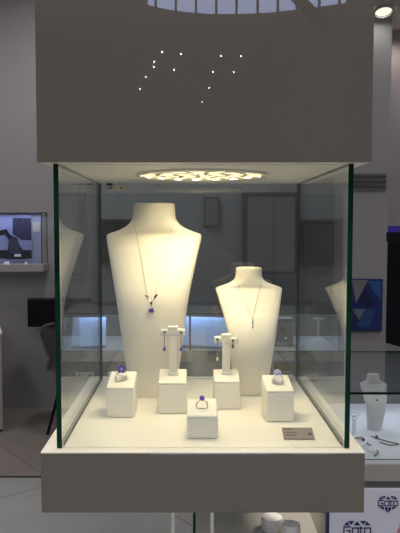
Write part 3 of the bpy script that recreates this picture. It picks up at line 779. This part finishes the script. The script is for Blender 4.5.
for i, pts in enumerate(([(360, 437), (366, 442), (373, 447), (378, 452), (374, 456)], [(371, 436), (380, 439), (390, 442), (399, 444), (390, 445), (380, 442)])):
    b = bmesh.new(); pp = []
    for (a, c) in pts:
        d_ = CAM + (at(a, c, 2) - CAM) * ((zd_c + 0.0025 - CAM.z) / (at(a, c, 2).z - CAM.z)); pp.append(d_)
    # smooth the path
    path = []
    for j in range(len(pp) - 1):
        p0_, p1_, p2_, p3_ = pp[max(j - 1, 0)], pp[j], pp[j + 1], pp[min(j + 2, len(pp) - 1)]
        for u in range(6):
            s = u / 6
            path.append(0.5 * ((2 * p1_) + (p2_ - p0_) * s + (2 * p0_ - 5 * p1_ + 4 * p2_ - p3_) * s * s + (3 * p1_ - p0_ - 3 * p2_ + p3_) * s ** 3))
    path.append(pp[-1])
    org = path[0].copy(); org.z = zd_c
    t = thing('necklace', ['grey chain with a dark bead lying at the front left of the right counter', 'looped dark chain laid flat before the grey bust on the counter deck'][i], 'necklace', org)
    tube(b, [p_ - org for p_ in path], 0.0018, 8); obj('chain', b, DARKMETAL, t, smooth=True)
    b = bmesh.new(); lathe(b, [(0.002, 0.0), (0.006, 0.003), (0.006, 0.008), (0.002, 0.011)], 14, T(path[4] - org + Vector((0, 0, -0.0022)))); obj('bead', b, DARKMETAL, t, smooth=True)
# crystal cluster beside the front glass
q = CAM + (at(374, 455, 2) - CAM) * ((zd_c - CAM.z) / (at(374, 455, 2).z - CAM.z))
b = bmesh.new()
for j in range(9): gem(b, 0.006, Vector((random.uniform(-.012, .012), random.uniform(-.008, .008), 0.006 + 0.004 * (j % 3))), Vector((random.uniform(-.5, .5), -0.5, 0.8)), n=6)
o = obj('crystal_brooch', b, CLEARGEM); o.location = (q.x, q.y + 0.02, zd_c + 0.002); tag(o, 'clear crystal brooch by the front rim of the right counter', 'brooch')

# added slabs; the bluish light on the counter deck is put into their colour
for i, (pxx, pyy, rz_, w_) in enumerate(((206, 345, -0.22, 0.30), (92, 345, 0.12, 0.2))):
    q = at(pxx, pyy, YR + 0.27)
    o = obj('display_tray', bx(-w_ / 2, w_ / 2, -0.12, 0.12, 0, 0.02), mat('pale_blue_tray', (0.36, 0.48, 0.80), 0.75, spec=0.1), bevel=0.004); o.rotation_euler = (0.62, 0, rz_); o.location = (q.x, YR + 0.17, zd_r + 0.072)
    tag(o, ['pale blue tray in the rear counter, seen between the two busts', 'pale blue tray in the rear counter, seen left of the tall bust'][i], 'tray')
# things on the rear counter deck
q = at(283, 345, 2.66)
dv = thing('display_box', 'grey box with a round black disc, in the rear counter beside the small bust', 'box', (q.x, 2.66, zd_r + 0.0004))
obj('box_body', bx(-0.062, 0.062, 0, 0.09, 0, 0.165), PANELG, dv, bevel=0.008, seg=3)
b = bmesh.new(); lathe(b, [(0.018, 0), (0.018, 0.004), (0.013, 0.006)], 20, T((0.0, -0.0004, 0.105)) @ R(PI / 2, 'X')); obj('disc', b, BLACK, dv, smooth=True)
b = bmesh.new(); lathe(b, [(0.007, 0), (0.007, 0.003)], 12, T((0.015, -0.0004, 0.05)) @ R(PI / 2, 'X')); obj('button', b, CLEARGEM, dv)
for i, (pxx, yy, h) in enumerate(((318, 2.76, 0.14),)):
    q = at(pxx, 345, yy)
    t = thing('earring_stand', 'white T-shaped stand at the right end of the rear counter', 'earring stand', (q.x, yy, zd_r + 0.0004))
    obj('base', bx(-0.035, 0.035, -0.03, 0.03, 0, 0.03), WHITE, t, bevel=0.003)
    obj('post', bx(-0.007, 0.007, -0.007, 0.007, 0.0305, h), WHITE, t)
    obj('crossbar', bx(-0.03, 0.03, -0.008, 0.008, h + 0.0005, h + 0.016), WHITE, t, bevel=0.002)

# ------------------------------------------------------------------ right side of the shop
YPI = 3.55
q0, q1 = at(347.5, 173, YPI), at(386, 190, YPI)
vg = thing('air_grille', 'long dark slatted air grille on the wall right of the case', 'air grille', ((q0.x + q1.x) / 2, YPI, 0))
hw = (q1.x - q0.x) / 2
obj('frame', bx(-hw, hw, -0.012, -0.0005, q1.z, q0.z), mat('grille_grey', (0.19, 0.19, 0.2), 0.4), vg)
hh = q0.z - q1.z
for f in (0.22, 0.5, 0.8):
    obj('slat', bx(-hw, hw - 0.005, -0.02, -0.0125, q1.z + hh * f - 0.011, q1.z + hh * f + 0.011), mat('slat_dark', (0.055, 0.055, 0.06), 0.4), vg, bevel=0.002)

# triangle poster
yp = YPI - 0.025
q0, q1 = at(349, 279, yp), at(382, 331, yp)
po = thing('triangle_poster', 'blue poster of overlapping triangles on the right wall', 'poster', (0, yp, 0))
obj('board', bx(q0.x, q1.x, 0, 0.025, q1.z, q0.z), mat('poster_blue', (0.004, 0.018, 0.12), 0.35), po)
def tri(pts, col, nm, lay):
    b = bmesh.new(); prism(b, [(at(a, c, yp).x, at(a, c, yp).z) for a, c in pts], -0.0008 - 0.0006 * lay, -0.0002 - 0.0006 * (lay - 1) if lay else -0.0002)
    obj('triangle', b, mat(nm, col, 0.4), po)
tri([(351.5, 280), (368, 280), (356, 303)], (0.17, 0.16, 0.17), 'poster_grey', 1)
tri([(352.5, 309), (365.5, 309), (359, 320)], (0.13, 0.14, 0.19), 'poster_greyblue', 1)
tri([(368, 281), (381, 281), (381, 300), (374, 292)], (0.02, 0.075, 0.26), 'poster_light', 1)
tri([(358, 302), (366, 288), (375, 305), (367, 308)], (0.004, 0.006, 0.05), 'poster_deep', 1)
tri([(366, 309), (376, 309), (369, 328), (356, 326), (360, 319.5)], (0.015, 0.05, 0.17), 'poster_teal', 1)
tri([(349.5, 300), (352, 309), (358, 320), (356, 328), (349.5, 327)], (0.012, 0.02, 0.075), 'poster_slate', 1)

# black hanging screen at the right border (turned to the left)
q0 = at(387.5, 226, 1.9)
z0 = at(387.5, 343, 1.9).z
hs = thing('hanging_screen', 'tall black screen with a blue strip on top, at the right edge', 'screen', (q0.x, 1.9, 0), -1.2)
obj('screen_housing', bx(0, 0.32, 0, 0.05, z0, q0.z - 0.028), BLACK, hs, bevel=0.003)
obj('screen', bx(0.012, 0.308, -0.003, -0.0005, z0 + 0.02, q0.z - 0.075), SCREEN, hs)
obj('light_strip', bx(0.006, 0.32, -0.004, 0.05, q0.z - 0.0275, q0.z), mat('blue_light', (0.03, 0.02, 0.2), 0.3, emit=(0.06, 0.03, 0.5), es=0.1), hs)
obj('top_bezel', bx(-0.002, 0.32, -0.004, 0.05, q0.z - 0.07, q0.z - 0.028), BLACK, hs)
obj('hanger', bx(0.15, 0.17, 0.01, 0.03, q0.z, 3.29), BLACK, hs)
# grey cabinet low on the right wall
q0, q1 = at(387, 364, YW - 0.4), at(470, 364, YW - 0.4)
gc = thing('low_cabinet', 'low dark grey cabinet against the right wall beyond the counter', 'cabinet', (q0.x + 0.45, YW - 0.4, 0))
obj('body', bx(-0.45, 0.45, 0.0, 0.399, 0.03, q0.z - 0.02), PANELG, gc); obj('top', bx(-0.455, 0.455, -0.005, 0.399, q0.z - 0.0195, q0.z), PANELG, gc); obj('plinth', bx(-0.43, 0.43, 0.02, 0.39, 0, 0.0295), BLACK, gc)

# gimbal downlight under the soffit
q = at(383.5, 11, 3.42)
dl = thing('ceiling_downlight', 'bright round downlight above the pier at the top right', 'ceiling light', (q.x, 3.42, q.z))
Mx = R(math.radians(-18), 'X')
b = bmesh.new(); lathe(b, [(0.064, 0.012), (0.066, -0.012), (0.058, -0.014), (0.056, 0.004)], 32, Mx, cap=False); obj('rim', b, CEIL, dl, smooth=True)
b = bmesh.new(); lathe(b, [(0.056, 0.002), (0.056, 0.012)], 32, Mx); obj('lens', b, mat('downlight_lens', (1, 1, 1), 0.5, emit=(1.0, 0.98, 0.72), es=0.95), dl)
b = bmesh.new(); lathe(b, [(0.015, 0.012), (0.015, 2.9502 - q.z if 2.95 > q.z + 0.012 else 0.03)], 12); obj('stem', b, CEIL, dl)

# ------------------------------------------------------------------ the hall behind the viewer (seen mirrored in the hood)
YH = -9.0
sky = bpy.data.materials.new('skylight_glass'); sky.use_nodes = True
nt = sky.node_tree; bs = nt.nodes['Principled BSDF']; bs.inputs['Base Color'].default_value = (0.3, 0.4, 0.6, 1)
nz = nt.nodes.new('ShaderNodeTexNoise'); nz.inputs['Scale'].default_value = 1.5
rp = nt.nodes.new('ShaderNodeValToRGB'); rp.color_ramp.elements[0].color = (0.34, 0.42, 0.75, 1); rp.color_ramp.elements[1].color = (0.55, 0.62, 0.88, 1)
nt.links.new(nz.outputs['Fac'], rp.inputs['Fac']); nt.links.new(rp.outputs['Color'], bs.inputs['Emission Color']); bs.inputs['Emission Strength'].default_value = 9.0
YM = -0.048 - YH          # the hall wall as mirrored in the hood's face
def hx(p): return at(p, 5, YM).x
def hz(p): return at(200, p, YM).z
arch = [(hx(148), hz(5)), (hx(165), hz(9)), (hx(185), hz(12)), (hx(210), hz(14)), (hx(240), hz(14)), (hx(270), hz(12.5)), (hx(302), hz(9)), (hx(345), hz(3)), (hx(345), hz(-60)), (hx(148), hz(-60))]
b = bmesh.new(); prism(b, arch, YH, YH + 0.05); w1 = struct(obj('window_1', b, sky))
b = bmesh.new()
for p_ in (156, 176, 196, 216, 236, 257, 277, 296, 318, 338): box(b, hx(p_) - 0.018, hx(p_) + 0.018, YH + 0.06, YH + 0.12, hz(16), hz(-60))
prism(b, [(hx(280), hz(-6)), (hx(292), hz(-6)), (hx(330), hz(32)), (hx(318), hz(32))], YH + 0.13, YH + 0.3)
struct(obj('trim_5', b, mat('hall_beam', (0.12, 0.12, 0.13), 0.6)))

for p_ in ((162, 52), (181, 54), (154, 62), (154, 67), (174, 70), (146, 77), (140, 89), (221, 56), (241, 56), (213, 72), (234, 72), (209, 88), (202, 102)):
    m_ = on(p_[0], p_[1], 1.45 + 2.2)
    lamp_obj('POINT', 'hall_downlight', (m_.x, -0.048 - m_.y, m_.z), 0.2, (1, 0.93, 0.8), 0.011)
# added shop fill, then the counter, niche and wall lamps
for x, y in ((-2.4, 2.4), (-0.6, 3.0), (2.6, 2.6)):
    lamp_obj('AREA', 'shop_ceiling_panel', (x, y, 3.29), 18, (1.0, 0.955, 0.94), 0.4)  # unseen area lights added to brighten the shop
lamp_obj('AREA', 'rear_counter_light', ((at(62, 330, YR).x + at(340, 330, YR).x) / 2, YR + 0.25, zt_r - 0.012), 1.2, (0.50, 0.66, 1.0), 1.4, sy=0.03)
lamp_obj('AREA', 'right_counter_light', (0.85, YC + 0.4, zt_c - 0.012), 0.9, (0.80, 0.84, 1.0), 1.3, sy=0.03)
lamp_obj('SPOT', 'niche_spot', (at(300, 515, 1.15).x, 1.15, at(375, 481, YC).z - 0.015), 3.0, (1, 0.9, 0.75), 0.01, angle=1.6)
lamp_obj('SPOT', 'pier_spot', (q.x, 3.40, q.z - 0.03), 1.8, (0.95, 1.0, 0.9), 0.03, rot=(math.radians(16), 0, 0), angle=2.9, blend=1.0)
lamp_obj('SPOT', 'wall_wash', (at(399, 40, 3.7).x, 3.70, 2.93), 7.0, (1.0, 0.82, 0.76), 0.03, angle=2.5, blend=0.8)

# ------------------------------------------------------------------ world and view
w = bpy.data.worlds.new('hall_ambient'); S.world = w; w.use_nodes = True
nt = w.node_tree; bg = nt.nodes['Background']
tc = nt.nodes.new('ShaderNodeTexCoord'); sp = nt.nodes.new('ShaderNodeSeparateXYZ'); rp = nt.nodes.new('ShaderNodeValToRGB')
nt.links.new(tc.outputs['Generated'], sp.inputs[0]); nt.links.new(sp.outputs['Z'], rp.inputs['Fac']); nt.links.new(rp.outputs['Color'], bg.inputs['Color'])
e = rp.color_ramp.elements          # a dim hall at eye level, lit from high above
e[0].position = 0.28; e[0].color = (0.075, 0.072, 0.07, 1); e[1].position = 0.62; e[1].color = (1.0, 0.96, 0.91, 1)
bg.inputs['Strength'].default_value = 1.5
S.view_settings.view_transform = 'Standard'; S.view_settings.look = 'None'; S.view_settings.gamma = 1.0; S.view_settings.exposure = 0.0
S.view_settings.use_curve_mapping = False
S.cycles.use_denoising = True
S.cycles.max_bounces = 12; S.cycles.transparent_max_bounces = 32; S.cycles.glossy_bounces = 8; S.cycles.diffuse_bounces = 5
S.cycles.sample_clamp_indirect = 6.0
S.cycles.caustics_reflective = False; S.cycles.caustics_refractive = False
